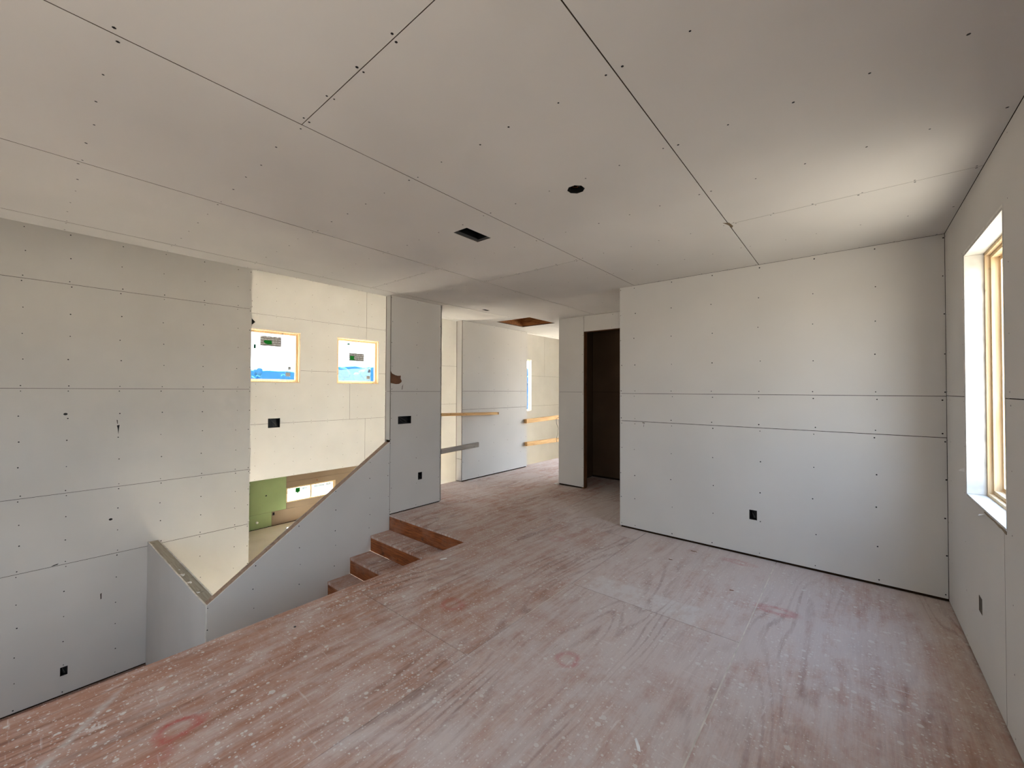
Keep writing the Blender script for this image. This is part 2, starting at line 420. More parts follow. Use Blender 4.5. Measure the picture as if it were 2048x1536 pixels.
crects = [(-0.674, XE, -3.0, -0.45), (-0.674, XE, -0.45, 3.21), (-0.674, XE, 3.21, YB),
          (-1.891, -0.674, -3.0, 0.79), (-1.891, -0.674, 0.79, YB, 0.004),
          (-3.10, -1.891, -3.0, -0.45), (-3.10, -1.891, -0.45, 3.235), (-3.10, -1.891, 3.235, 5.73),
          (-4.30, -3.10, -3.0, -1.05), (-4.30, -3.10, -1.05, 2.607), (-4.30, -3.10, 2.607, 6.26), (-4.30, -3.10, 6.26, 9.3),
          (-5.10, -4.30, 3.776, 7.4), (-5.10, -4.30, 7.4, 9.3), (-5.26, -5.10, 3.776, 9.3), (XQ, -4.30, -3.0, 3.776)]
for r in crects:
    if r[:4] == (-1.891, -0.674, 0.79, YB):
        g = 0.002
        o_ = [(r[0]+g, r[2]+g), (r[1]-g, r[2]+g), (r[1]-g, r[3]-g), (r[0]+g, r[3]-g)]
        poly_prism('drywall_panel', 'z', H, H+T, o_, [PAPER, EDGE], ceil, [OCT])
    else:
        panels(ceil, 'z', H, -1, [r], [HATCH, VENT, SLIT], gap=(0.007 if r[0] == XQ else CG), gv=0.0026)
joists = [0.19+0.6045*k for k in range(-5, 16)]
cp = rows(crects, joists, 0.232, 0.033, 'u')
for r in crects:   # butt joints are screwed on both sides
    for y in (r[2], r[3]):
        for k in range(6):
            x = r[0]+0.04+(r[1]-r[0]-0.08)*k/5
            if -1 < y < 6: cp.append((x+random.gauss(0, .01), y+(0.014 if y == r[2] else -0.014)))
screws(ceil, 'z', H, -1, cp, 0.0055, [HATCH, VENT, octsq, SLIT])
patch('torn_joint', 'z', H, -1, [(-0.70, 3.16), (-0.665, 3.18), (-0.655, 3.26), (-0.668, 3.29), (-0.678, 3.22)], m_flat('torn_kraft', srgb(120, 104, 84)), ceil)

# attic hatch
h = thing('attic_hatch', (-4.4, 5.65, H+T), 'open square attic hatch framed in brown lumber in the hall ceiling', 'hatch')
slab('hatch_frame', 'z', H+T+0.001, H+0.42, HATCH[0]-0.03, HATCH[1]+0.03, HATCH[2]-0.03, HATCH[3]+0.03, [SHAFT, SHAFT], h, [HATCH])
box('hatch_lid', HATCH[0]-0.03, HATCH[1]+0.03, HATCH[2]-0.03, HATCH[3]+0.03, H+0.421, H+0.44, SHAFT, h)
# vent boot
v = thing('vent_boot', (-2.235, 2.2, H), 'rectangular vent opening with black duct and bent metal flange in the ceiling', 'vent')
slab('duct', 'z', H+0.014, H+0.19, VENT[0]-0.004, VENT[1]+0.004, VENT[2]-0.004, VENT[3]+0.004, [BLACK, BLACK], v, [(VENT[0]+0.001, VENT[1]-0.001, VENT[2]+0.001, VENT[3]-0.001)])
box('duct_back', VENT[0]-0.004, VENT[1]+0.004, VENT[2]-0.004, VENT[3]+0.004, H+0.191, H+0.196, BLACK, v)
Va, Fa, _ = grid_geo('x', VENT[0]+0.0015, VENT[0]+0.004, VENT[2]+0.004, VENT[3]-0.004, H+0.003, H+0.024)
Vb, Fb, _ = grid_geo('x', VENT[0]+0.005, VENT[1]-0.004, VENT[3]-0.004, VENT[3]-0.0015, H+0.003, H+0.018)
mk('flange', Va+Vb, Fa+[tuple(q+len(Va) for q in f_) for f_ in Fb], METAL, v)
# octagon box
ob_ = thing('ceiling_box', (-1.25, 2.083, H), 'octagonal black ceiling electrical box with loose wires, beside the vent opening', 'electrical box')
oc = lambda s: [(-1.25+(x+1.25)*s, 2.083+(y-2.083)*s) for x, y in OCT]
poly_prism('body', 'z', H+0.001, H+0.06, oc(1.06), BLACK, ob_, [oc(0.985)])
poly_prism('back_plate', 'z', H+0.061, H+0.066, oc(1.06), BLACK, ob_)
tube('wire', [(-1.28, 2.06, H+0.058), (-1.26, 2.07, H+0.03), (-1.235, 2.1, H+0.02), (-1.225, 2.07, H+0.03), (-1.23, 2.06, H+0.058)], 0.0022, CABLE, ob_)
tube('wire', [(-1.23, 2.11, H+0.058), (-1.25, 2.10, H+0.02), (-1.27, 2.08, H+0.018), (-1.262, 2.1, H+0.058)], 0.0022, COPPER, ob_)
sb = thing('ceiling_slot_box', (-4.18, 4.41, H), 'small dark slot cut in the hall ceiling ahead of the attic hatch', 'electrical box')
slab('body', 'z', H+0.0008, H+0.08, SLIT[0]+.0003, SLIT[1]-.0003, SLIT[2]+.0003, SLIT[3]-.0003, BLACK, sb, [(SLIT[0]+.003, SLIT[1]-.003, SLIT[2]+.003, SLIT[3]-.003)])
box('back_plate', SLIT[0]-.002, SLIT[1]+.002, SLIT[2]-.002, SLIT[3]+.002, H+0.081, H+0.085, BLACK, sb)

# ================================================================ loft and hall floor
floor = slab('floor', 'z', -0.28, -0.0185, XL+0.002, XE+0.2, -3.15, 9.45, FRAMING, None, [(XL-1, -5, -4, 0)])
tag(floor, 'dusty pinkish plywood subfloor of the loft spattered with joint compound', 'floor', kind='structure')
floor2 = slab('floor', 'z', -0.28, -0.0185, -5.235, XL+0.002, 2.975, 9.45, FRAMING)
tag(floor2, 'dusty plywood subfloor of the hall past the stairs', 'floor', kind='structure')
def sheets(par, rects, g=0.0045):
    for r in rects: slab('plywood_sheet', 'z', -0.018, 0.0, r[0]+g/2, r[1]-g/2, r[2]+g/2, r[3]-g/2, (m_plywood(r) if any(r[0]-.15 < m[0] < r[1]+.15 and r[2]-.15 < m[1] < r[3]+.15 for m in MARKS+[(-1.2, 3.0), (-2.75, 0.2)]) else PLY), par)
sheets(floor, [(-0.55, XE+0.01, -3.0, -0.74), (-0.55, XE+0.01, -0.74, 1.70), (-0.55, XE+0.01, 1.70, 4.46),
               (-1.755, -0.55, -3.0, 0.43), (-1.755, -0.55, 0.43, 2.87), (-1.755, -0.55, 2.87, 4.46),
               (-2.955, -1.755, -3.0, -0.74), (-2.955, -1.755, -0.74, 1.70), (-2.955, -1.755, 1.70, 4.14), (-2.955, -1.755, 4.14, 6.70),
               (XL, -2.955, -3.0, 2.955)])
sheets(floor2, [(-4.18, -2.955, 2.955, 5.39), (-4.18, -2.955, 5.39, 7.83), (-4.18, -2.955, 7.83, 9.3), (-5.237, -4.18, 3.70, 4.2), (-5.237, -4.18, 4.2, 6.61), (-5.237, -4.18, 6.61, 9.3), (XQ, -4.18, 2.955, 3.70)])
box('dust_line', -0.5535, -0.5465, -1.0, 4.36, -0.018, 0.0006, DUSTLINE, floor)
box('dust_line', -1.7572, -1.7528, 2.25, 2.86, -0.018, 0.0004, DUSTLINE, floor)
box('dust_line', -2.9572, -2.9528, 2.99, 4.1, -0.018, 0.0004, DUSTLINE, floor)

# ================================================================ electrical boxes
def wall_box(name, label, ax, face, sgn, u0, u1, v0, v1, depth=0.07, wires=True, group=None, mat=None):
    base = to3(ax, face, (u0+u1)/2, v0)
    t_ = thing(name, base, label, 'electrical box', group)
    g = 0.0015
    V, Fc, M = grid_geo(ax, face-sgn*0.003, face-sgn*depth, u0+g, u1-g, v0+g, v1-g, [(u0+0.005, u1-0.005, v0+0.005, v1-0.005)])
    mk('body', V, Fc, mat or BLACK, t_)
    slab('back_plate', ax, face-sgn*(depth+0.0005), face-sgn*(depth+0.004), u0+g, u1-g, v0+g, v1-g, mat or BLACK, t_)
    if wires:
        um, vm, du, dv = (u0+u1)/2, (v0+v1)/2, (u1-u0), (v1-v0)
        pts = [(um-0.2*du, v1-0.01, depth), (um-0.15*du, vm+0.2*dv, 0.02), (um+0.1*du, vm-0.1*dv, 0.010), (um+0.2*du, v0+0.2*dv, 0.014), (um, v0+0.14*dv, 0.03), (um-0.1*du, vm, depth)]
        tube('cable', [to3(ax, face-sgn*q[2], q[0], q[1]) for q in pts], 0.002, CABLE, t_)
    return t_
HB = (-0.762, -0.699, 0.349, 0.439)
HE = (3.385, 3.462, 0.333, 0.42)
HP1 = (3.068, 3.268, 1.12, 1.218); HP2 = (3.385, 3.451, 0.366, 0.463)
HW = (0.337, 0.397, -1.765, -1.667)
HG1 = (3.55, 3.80, 0.69, 0.90)
HLW = (5.545, 5.605, -2.735, -2.645)
wall_box('outlet_box', 'black outlet box low on the wide grey back wall', 'y', YB, -1, *HB)
wall_box('outlet_box', 'grey dusty outlet box low on the window wall at the right edge', 'x', XE, -1, *HE, depth=0.03, mat=m_flat('dusty_grey_box', srgb(128, 120, 110)))
wall_box('switch_box', 'wide black switch box under the torn brown paper beside the stairs', 'x', XP, 1, *HP1)
wall_box('outlet_box', 'small black outlet box low on the pier at the top of the stairs', 'x', XP, 1, *HP2)
wall_box('outlet_box', 'black outlet box near the bottom of the left stairwell wall', 'x', XWW, 1, *HW)
wall_box('switch_box', 'wide black box with looped cable on the bright wall under the square windows', 'x', XGR, 1, *HG1)
wall_box('outlet_box', 'tiny outlet box beside the green boards in the lower room', 'x', -15.2, 1, *HLW)

# ================================================================ wall north (wide grey back wall)
hn = [HB]
wn = slab('wall_north', 'y', YB+T+0.0005, YB+0.13, -2.067+T+0.001, XE+0.15, 0.0, H, FRAMING, None, hn)
tag(wn, 'wide grey drywall back wall with two seams and rows of screws', 'wall', kind='structure')
rn = [(-2.067, XE, 0.020, 1.214, 0.005), (-2.067, XE, 1.214, 1.524), (-2.067, XE, 1.524, H)]
panels(wn, 'y', YB, -1, rn, hn)
slab('drywall_panel', 'x', -2.067, -2.067+T, YB+T+0.001, 5.729, 0.015, H-0.002, [PAPER, GYP], wn)
screws(wn, 'y', YB, -1, rows(rn, [0.522, 0.14, -0.265, -0.675, -1.083, -1.484, -1.89, -2.05], 0.30), 0.0055, hn)
patch('scrape', 'y', YB, -1, [(-1.787, 1.155), (-1.783, 1.185), (-1.780, 1.185), (-1.784, 1.155)], SCREW, wn, 0.0006)
patch('scrape', 'y', YB, -1, [(-1.80, 1.198), (-1.775, 1.194), (-1.77, 1.203), (-1.798, 1.207)], m_flat('grey_scuff', srgb(120, 112, 104)), wn, 0.0006)

# ================================================================ wall east with window
WE = (2.89, 3.762, 0.918, 2.412)
WE2 = (-2.8, -0.2, 0.6, 2.5)
he = [WE, WE2, HE]
we = slab('wall_east', 'x', XE+T+0.0005, XE+0.165, -3.15, YB+0.13, 0.0, H, FRAMING, None, he)
tag(we, 'grey drywall window wall along the right edge', 'wall', kind='structure')
re_ = [(-3.0, -0.74, 0.012, 1.527), (-0.74, 2.932, 0.012, 1.527, 0.004), (2.932, YB-0.003, 0.012, 1.527, 0.004), (-3.0, 0.76, 1.527, H), (0.76, YB-0.003, 1.527, H)]
panels(we, 'x', XE, -1, re_, he)
screws(we, 'x', XE, -1, rows(re_, [2.80, 3.80, 4.28, 4.39, 2.4, 2.0], 0.32), 0.004, he)
for pts in ([(2.89, 0.905), (2.97, 0.912), (3.0, 0.908), (3.1, 0.914), (3.22, 0.911), (3.3, 0.915), (3.3, 0.918), (2.89, 0.918)],):
    patch('torn_paper_edge', 'x', XE, -1, pts, m_flat('torn_kraft_edge', srgb(150, 132, 112)), we, 0.003)
flake = mk('torn_paper', [(XE-0.001, 3.80, 1.08), (XE-0.001, 3.80, 1.055), (XE-0.02, 3.86, 1.052), (XE-0.012, 3.845, 1.066), (XE-0.002, 3.802, 1.08), (XE-0.002, 3.802, 1.055)], [(0, 1, 2, 3), (4, 3, 2, 5), (0, 3, 4), (1, 5, 2)], WHITEP, we)
mk('torn_paper', [(XE-0.001, 3.33, 0.90), (XE-0.001, 3.30, 0.903), (XE-0.018, 3.345, 0.885), (XE-0.012, 3.35, 0.893)], [(0, 1, 2, 3)], WHITEP, we)

def window(name, label, ax, face, sgn, u0, u1, v0, v1, liner=0.083, frame_w=(0.030, 0.052, 0.075), mat=None, deep=0.165, bead=False, steps=((0.0, 0.021), (0.021, 0.055), (0.055, 0.069))):
    """opening lined with drywall returns, stepped timber frame, glass. depths measured outwards from the wall face"""
    w = thing(name, to3(ax, face, (u0+u1)/2, v0), label, 'window', kind='structure')
    C = lambda d: face-sgn*d
    e = 0.0008
    if liner:
        for (a, b, c, d) in ((u0, u0+T, v0, v1), (u1-T, u1, v0, v1)):
            slab('drywall_return', ax, C(0.0005), C(liner), a+e, b-e, c+T+e, d-T-e, [PAPER, GYP], w)
        slab('drywall_return', ax, C(0.0005), C(liner), u0+e, u1-e, v0+e, v0+T-e, [PAPER, GYP], w)
        slab('drywall_return', ax, C(0.0005), C(liner), u0+e, u1-e, v1-T+e, v1-e, [PAPER, GYP], w)
    for k, (fw, st) in enumerate(zip(frame_w, steps)):
        d0 = liner+st[0]; d1 = deep if k == 0 else min(deep-0.012*k, liner+st[1]+0.03)
        prev = 0.0 if k == 0 else frame_w[k-1]
        nm = ('window_frame', 'window_stop', 'sash')[k]
        V, Fc, M = grid_geo(ax, C(d0+e), C(d1), u0+prev+e, u1-prev-e, v0+prev+e, v1-prev-e, [(u0+fw, u1-fw, v0+fw, v1-fw)])
        mk(nm, V, Fc, mat or PINE_Z, w)
    fw = frame_w[-1]; dp = liner+steps[-1][1]-0.004
    slab('pane', ax, C(dp), C(dp+0.004), u0+fw-0.004, u1-fw+0.004, v0+fw-0.004, v1-fw+0.004, GLASS, w)
    if bead:
        V, Fc, M = grid_geo(ax, C(-0.0012), C(-0.0002), u0-0.012, u1+0.012, v0+0.002, v1+0.012, [(u0+0.001, u1-0.001, v0-1, v1-0.001)])
        mk('corner_bead', V, Fc, GYP, w)
    return w, C(dp)
window('window_1', 'tall pine framed window with drywall returns at the right edge', 'x', XE, -1, *WE, bead=True)
window('window_2', 'pine framed window on the window wall behind the viewpoint', 'x', XE, -1, *WE2)

# ================================================================ closet wall and closet
DO = (-3.29, -2.42, -0.1, 2.49)
wc = slab('wall_closet', 'y', 5.73+T+0.0005, 5.83, -3.756, -2.056, 0.0, H, FRAMING, None, [(-3.33, -2.38, -0.1, 2.53)])
tag(wc, 'narrow drywall wall with a doorway beside the hall', 'wall', kind='structure')
rc = [(-3.757, DO[0], 0.022, 1.531), (-3.757, DO[0], 1.531, H), (DO[0], -2.068, 2.49, H), (DO[1], -2.068, 0.015, 2.49)]
panels(wc, 'y', 5.73, -1, rc)
screws(wc, 'y', 5.73, -1, rows(rc, [-3.75, -3.31, -2.8, -2.3], 0.30), 0.005)
panels(wc, 'y', 5.8435, 1, [(-3.65, DO[0], 0.015, H), (DO[0], -2.2, 2.49, H), (DO[1], -2.18, 0.015, 2.49)], (), CLOSET_SHADE)
slab('drywall_panel', 'x', -3.77, -3.77+T, 5.744, 6.76, 0.022, H-0.002, [PAPER, GYP], wc)
d1 = thing('door_1', (-2.86, 5.78, 0), 'dark open closet doorway framed in rough brown studs', 'doorway', kind='structure')
box('door_jamb', -3.3295, DO[0], 5.744, 5.829, 0.0, 2.489, STUD, d1)
box('door_jamb', DO[1], -2.3805, 5.744, 5.829, 0.0, 2.489, STUD, d1)
box('door_header', -3.3295, -2.3805, 5.744, 5.829, 2.49, 2.529, STUD, d1)
wci = slab('wall_closet_back', 'y', 6.65+T+0.0005, 6.75, -3.756, -2.05, 0.0, H, FRAMING)
tag(wci, 'shadowed drywall back wall inside the dark closet', 'wall', kind='structure')
slab('drywall_panel', 'y', 6.7505, 6.76, -3.756, -2.0, 0.0, H-0.002, [PAPER, GYP], wci)
panels(wci, 'y', 6.65, -1, [(-3.636, -2.055, 0.03, 1.53), (-3.636, -2.055, 1.53, H)], (), CLOSET_SHADE)
ws1 = slab('wall_closet_side', 'x', -3.64-T, -3.74, 5.845, 6.76, 0.0, H, FRAMING)
tag(ws1, 'hidden side wall between closet and hall', 'wall', kind='structure')
slab('drywall_panel', 'x', -3.64, -3.64-T+0.0005, 5.845, 6.649, 0.015, H-0.002, [CLOSET_SHADE, GYP], ws1)
ws2 = slab('wall_closet_end', 'x', -2.053, -1.95, YB+0.14, 6.65, 0.0, H, FRAMING)
tag(ws2, 'hidden end wall of the dark closet', 'wall', kind='structure')
# loose cable at the free end of the closet wall
cab = tube('electrical_cable', [(-3.772, 5.80, 1.06), (-3.80, 5.775, 1.11), (-3.83, 5.76, 1.08), (-3.825, 5.76, 1.0), (-3.80, 5.77, 0.93), (-3.805, 5.77, 0.84), (-3.83, 5.765, 0.74), (-3.822, 5.765, 0.69)], 0.0035, CABLE)
tag(cab, 'thin grey cable looping out of the free edge of the closet wall', 'cable')

# ================================================================ pier at the stair head
wp = slab('wall_pier', 'x', XP-T-0.0005, XQ+T+0.0005, 2.955+T+0.0005, 3.776-T-0.0005, ZG, H, FRAMING, None, [HP1, HP2])
tag(wp, 'narrow drywall pier at the head of the stairs', 'wall', kind='structure')
rp = [(2.955, 3.776, 0.012, 1.535, 0.004), (2.955, 3.776, 1.535, H)]
panels(wp, 'x', XP, 1, rp, [HP1, HP2])
panels(wp, 'x', XQ, -1, [(2.955, 3.65, ZG, -0.6), (2.955, 3.65, -0.6, 1.535), (2.955, 3.65, 1.535, H)])
slab('drywall_panel', 'y', 2.955+0.0005, 2.955+T, XQ+T+0.001, XP-T-0.001, 0.93, 1.534, [PAPER, GYP], wp)
slab('drywall_panel', 'y', 2.955+0.0005, 2.955+T, XQ+T+0.001, XP-T-0.001, 1.537, H-0.002, [PAPER, GYP], wp)
screws(wp, 'x', XP, 1, rows(rp, [2.97, 3.36, 3.755], 0.27), 0.005, [HP1, HP2])
patch('torn_paper_patch', 'x', XP, 1, [(2.957, 1.79), (2.975, 1.762), (3.02, 1.742), (3.06, 1.734), (3.105, 1.737), (3.100, 1.70), (3.118, 1.672), (3.115, 1.655), (3.08, 1.632), (3.03, 1.628), (2.957, 1.64)], BROWN, wp)
patch('scrape', 'x', XP, 1, [(3.12, 1.56), (3.125, 1.60), (3.14, 1.63), (3.132, 1.585), (3.13, 1.56)], m_flat('grey_scuff_pier', srgb(112, 102, 96)), wp, 0.0006)
wr = slab('wall_hall_return', 'y', 3.66, 3.776-T, -5.235, XQ-T, ZG, HG, FRAMING)
tag(wr, 'hidden return wall joining the pier to the hall wall', 'wall', kind='structure')
slab('drywall_panel', 'y', 3.776-T+0.0005, 3.776, -5.235, XP, 0.015, H-0.002, [PAPER, GYP], wr)

# ================================================================ stairs
NS, RI, RU, Y0 = 11, 0.1815, 0.2575, 2.955
st = thing('staircase', (-3.75, Y0-RU*5, ZM), 'bare plywood stairs with orange-brown risers descending beside the loft floor', 'stairs')
for k in range(NS):
    y = Y0-RU*k; zt = -RI*k; zb = -RI*(k+1)
    box('riser', XP+0.004, XL-0.002, y, y+0.018, zb+0.001, (zt-0.0185 if k == 0 else zt-0.0265), RISER, st)
    if k < NS-1:
        box('tread', XP+0.003, XL-0.002, y-RU-0.004, y-0.0008, zb-0.026, zb, TREAD, st)

# ================================================================ sloped stair wall and landing wall
ZL, ZR = -0.376, 0.908
wst = poly_prism('wall_stair', 'x', XP-T-0.0005, XQ+T+0.0005, [(1.098, ZG), (2.966, ZG), (2.966, ZR-0.048), (1.098, ZL-0.048)], FRAMING)
tag(wst, 'sloping half wall along the outer side of the stairs', 'wall', kind='structure')
poly_prism('drywall_panel', 'x', XP, XP-T, [(1.089, ZM), (2.9535, ZM), (2.9535, ZR), (1.089, ZL)], [PAPER, GYP], wst)
def ragged(y0, z0, y1, z1, n, amp):
    return [(y0+(y1-y0)*i/n, z0+(z1-z0)*i/n+random.uniform(-amp, amp*0.4)) for i in range(n+1)]
poly_prism('drywall_panel', 'x', XQ+T, XQ, [(1.2, ZG), (2.9535, ZG)]+ragged(2.9535, ZR-0.012, 1.2, ZL+0.065, 26, 0.012), [PAPER, GYP], wst)
s_ = (ZR-ZL)/(2.9535-1.089)
poly_prism('top_plate', 'x', XP-T-0.0008, XQ+T+0.0008, [(1.096, ZL-0.044), (2.952, ZR-0.048), (2.952, ZR-0.006), (1.096, ZL-0.004)], PLATE_Y, wst)
screws(wst, 'x', XP, 1, [(y+random.gauss(0, .01), z+random.gauss(0, .02)) for y in (1.105, 1.463, 1.88, 2.272, 2.68, 2.935) for z in [ZL+s_*(y-1.089)-0.035-0.2*k for k in range(5)] if z > -0.9], 0.0055)
wl = poly_prism('wall_landing', 'y', 1.083+T+0.0005, 1.198-T-0.0005, [(XWW+0.003, ZG), (XP-T-0.001, ZG), (XP-T-0.001, -0.432), (XWW+0.003, -0.474)], FRAMING)
tag(wl, 'low half wall crossing the stairwell below the left wall', 'wall', kind='structure')
poly_prism('drywall_panel', 'y', 1.083, 1.083+T, [(XWW+0.006, ZM+0.01), (XP-0.005, ZM+0.01), (XP-0.005, -0.384)]+[(XP-0.02-(XWW*-1-4.46)*i/22, -0.378-0.046*i/22+random.uniform(-0.006, 0.003)) for i in range(23)]+[(XWW+0.006, -0.424)], [PAPER, GYP], wl)
poly_prism('drywall_panel', 'y', 1.198-T, 1.198, [(XWW+0.006, ZG), (XQ-0.002, ZG), (XQ-0.002, -0.39), (XWW+0.006, -0.432)], [PAPER, GYP], wl)
poly_prism('top_plate', 'y', 1.083+T+0.001, 1.198-T-0.003, [(XWW+0.006, -0.474), (XP-T-0.002, -0.432), (XP-T-0.002, -0.390), (XWW+0.006, -0.432)], PLATE_X, wl)
for k in range(9):   # torn paper and gypsum crumbs left on the plate
    f = random.random(); x = -4.6-1.5*f; z = -0.390-0.042*(-x-4.45)/2.6
    a, b = random.uniform(.012, .035), random.uniform(.006, .015); y = 1.083+T+random.uniform(.004, .05)
    mk('gypsum_crumb', [(x-a, y-b, z), (x+a, y-b*.6, z), (x+a*.7, y+b, z), (x-a*.6, y+b*.8, z), (x, y, z+0.006)], [(0, 1, 4), (1, 2, 4), (2, 3, 4), (3, 0, 4), (0, 3, 2, 1)], WHITEP, wl)
# floor of the lower landing and the rim under the loft floor
fl = slab('floor_landing', 'z', ZM-0.2, ZM, XWW-0.1, XE+0.16, -3.1, 1.083+T, PLY)
tag(fl, 'lower landing floor at the foot of the stairs', 'floor', kind='structure')
wrim = slab('wall_rim', 'x', XL+0.001, XL+0.12, 0.35, 2.99, ZM, -0.019, PAPER)
tag(wrim, 'hidden wall under the edge of the loft floor', 'wall', kind='structure')
wun = slab('wall_added_under_loft', 'y', 0.35, 0.47, XL+0.12, XE+0.16, ZM, -0.281, PAPER); tag(wun, 'hidden wall of the room added under the loft', 'wall', kind='structure')  # unseen room added under the loft to bring in light from the east
wue = slab('wall_added_under_loft_east', 'x', XE+0.001, XE+0.16, -3.1, 0.35, ZM, -0.281, PAPER, None, [(-2.7, -0.2, -1.7, -0.4)]); tag(wue, 'hidden window wall of the room added under the loft', 'wall', kind='structure')  # added wall, opened to pass light under the loft
window('window_added_10', 'unseen window added under the loft to light the stairwell', 'x', XE, -1, -2.7, -0.2, -1.7, -0.4, deep=0.155)  # added unseen window, brightens the low part of the left wall


# ================================================================ left wall of the stairwell
ww = slab('wall_west', 'x', XWW-T-0.0005, XWW-0.14+T, -3.1, 2.247-T, ZG, HG, FRAMING, None, [HW])
tag(ww, 'tall left wall of the stairwell with horizontal seams', 'wall', kind='structure')
rw = [(-1.4, 2.247, ZM+0.018, -0.482), (-1.4, 2.247, -0.482, 0.340), (-1.4, 2.247, 0.340, 1.557), (-1.4, 2.247, 1.557, 2.779), (-1.4, 2.247, 2.779, HG),
      (-3.05, -1.4, ZM+0.018, -0.482), (-3.05, -1.4, -0.482, 0.340), (-3.05, -1.4, 0.340, 1.557), (-3.05, -1.4, 1.557, 2.779), (-3.05, -1.4, 2.779, HG), (1.2, 2.247, ZG, ZM+0.018)]
panels(ww, 'x', XWW, 1, rw, [HW])
screws(ww, 'x', XWW, 1, rows(rw[:5], [0.0, 0.36, 0.80, 1.21, 1.645, 2.06, 2.225], 0.28), 0.0065, [HW])
slab('drywall_panel', 'y', 2.247, 2.247-T+0.001, XWW-0.14, XWW-T-0.001, ZG, HG, [PAPER, GYP], ww)
patch('knot_hole', 'x', XWW, 1, [(0.34+0.018*math.cos(a), 1.259+0.014*math.sin(a)) for a in [k*math.pi/4 for k in range(8)]], SCREW, ww, 0.0006)
patch('knot_hole', 'x', XWW, 1, [(0.735+0.018*math.cos(a), -0.055+0.014*math.sin(a)) for a in [k*math.pi/4 for k in range(8)]], SCREW, ww, 0.0006)
patch('tear', 'x', XWW, 1, [(0.775, 1.10), (0.80, 1.105), (0.795, 1.06), (0.79, 0.985), (0.783, 1.06)], SCREW, ww, 0.0006)
patch('tear', 'x', XWW, 1, [(0.772, 1.17), (0.782, 1.165), (0.784, 1.12), (0.778, 1.12)], m_flat('grey_tear', srgb(90, 80, 72)), ww, 0.0006)
patch('tear', 'x', XWW, 1, [(0.25, -0.478), (0.27, -0.466), (0.31, -0.459), (0.30, -0.472)], SCREW, ww, 0.0006)
patch('tear', 'x', XWW, 1, [(0.655, -0.94), (0.668, -0.93), (0.668, -1.0), (0.658, -1.005)], m_flat('grey_tear_low', srgb(96, 86, 78)), ww, 0.0006)
for i in range(26):   # ragged paper along the free edge
    z = -0.9+random.random()*3.9; a = random.uniform(.006, .016)
    if i == 0: z, a = 2.59, 0.05
    patch('ragged_edge', 'x', XWW-0.004, 1, [(2.2465, z-a), (2.2465+a*(1.0 if i == 0 else .55), z), (2.2465, z+a)], (SCREW if i == 0 else (GYP if i % 2 else m_flat('edge_kraft%d' % i, srgb(120, 108, 94)))), ww, 0.002)
south = slab('wall_south', 'y', -3.0, -3.14, XWW-0.14, XE+0.165, ZG, HG, PAPER, None, [(-4.35, -3.15, 0.7, 2.4)])
tag(south, 'drywall wall behind the viewpoint', 'wall', kind='structure')
window('window_added_9', 'unseen tall window added behind the viewpoint to light the stairwell', 'y', -3.0, 1, -4.35, -3.15, 0.7, 2.4, deep=0.135)  # added out of view to brighten the stairwell and closet wall

# ================================================================ hall overlook: wall segment between two railed openings
wb = slab('wall_hall', 'x', -5.10-T-0.0005, -5.25+T+0.0005, 4.80+T+0.001, 6.60-T-0.001, 0.0, H, FRAMING)
tag(wb, 'shaded drywall wall segment between the two railed openings of the hall', 'wall', kind='structure')
rb = [(4.80, 6.60, 0.020, 1.222), (4.80, 6.60, 1.222, 1.537), (4.80, 6.60, 1.537, H)]
panels(wb, 'x', -5.10, 1, rb)
screws(wb, 'x', -5.10, 1, rows(rb, [4.83, 5.2, 5.6, 6.0, 6.4, 6.58], 0.30), 0.005)
panels(wb, 'x', -5.25, -1, [(4.80, 6.60, 0.0, H)])
slab('drywall_panel', 'y', 4.80, 4.80+T, -5.237, -5.10-T-0.001, 0.385, H-0.002, [PAPER, GYP], wb)
slab('drywall_panel', 'y', 4.80, 4.80+T, -5.237, -5.10-T-0.001, 0.012, 0.378, [PAPER, GYP], wb)
slab('drywall_panel', 'y', 6.60-T, 6.60, -5.237, -5.10-T-0.001, 0.012, H-0.002, [PAPER, GYP], wb)
wlo = slab('wall_hall_lower', 'x', -5.236, -5.12, 3.66, YGN, ZG, -0.281, PAPER); tag(wlo, 'hidden wall below the edge of the hall floor', 'wall', kind='structure')
wup = slab('wall_hall_upper', 'x', -5.26, -5.12, 3.77, YGN, H+T+0.002, HG, PAPER); tag(wup, 'hidden wall above the hall ceiling edge', 'wall', kind='structure')
wno = slab('wall_hall_far', 'x', -5.25, -5.12, 9.3, YGN, -0.281, H+T, PAPER); tag(wno, 'hidden wall past the end of the hall', 'wall', kind='structure')
hallN = slab('wall_hall_north', 'y', 9.3, 9.44, -5.12, 0.7, -0.1, H+0.2, PAPER, None, [(-4.9, -0.2, 0.1, 2.55)])
tag(hallN, 'hidden end wall of the hall', 'wall', kind='structure')
window('window_3', 'tall pine framed window at the hidden end of the hall', 'y', 9.3, -1, -4.9, -0.2, 0.1, 2.55, deep=0.135)
weh = slab('wall_east_far', 'x', XE+0.02, XE+0.16, YB+0.13, 9.45, -0.1, H+0.2, PAPER); tag(weh, 'hidden far wall of the room behind the closet', 'wall', kind='structure')
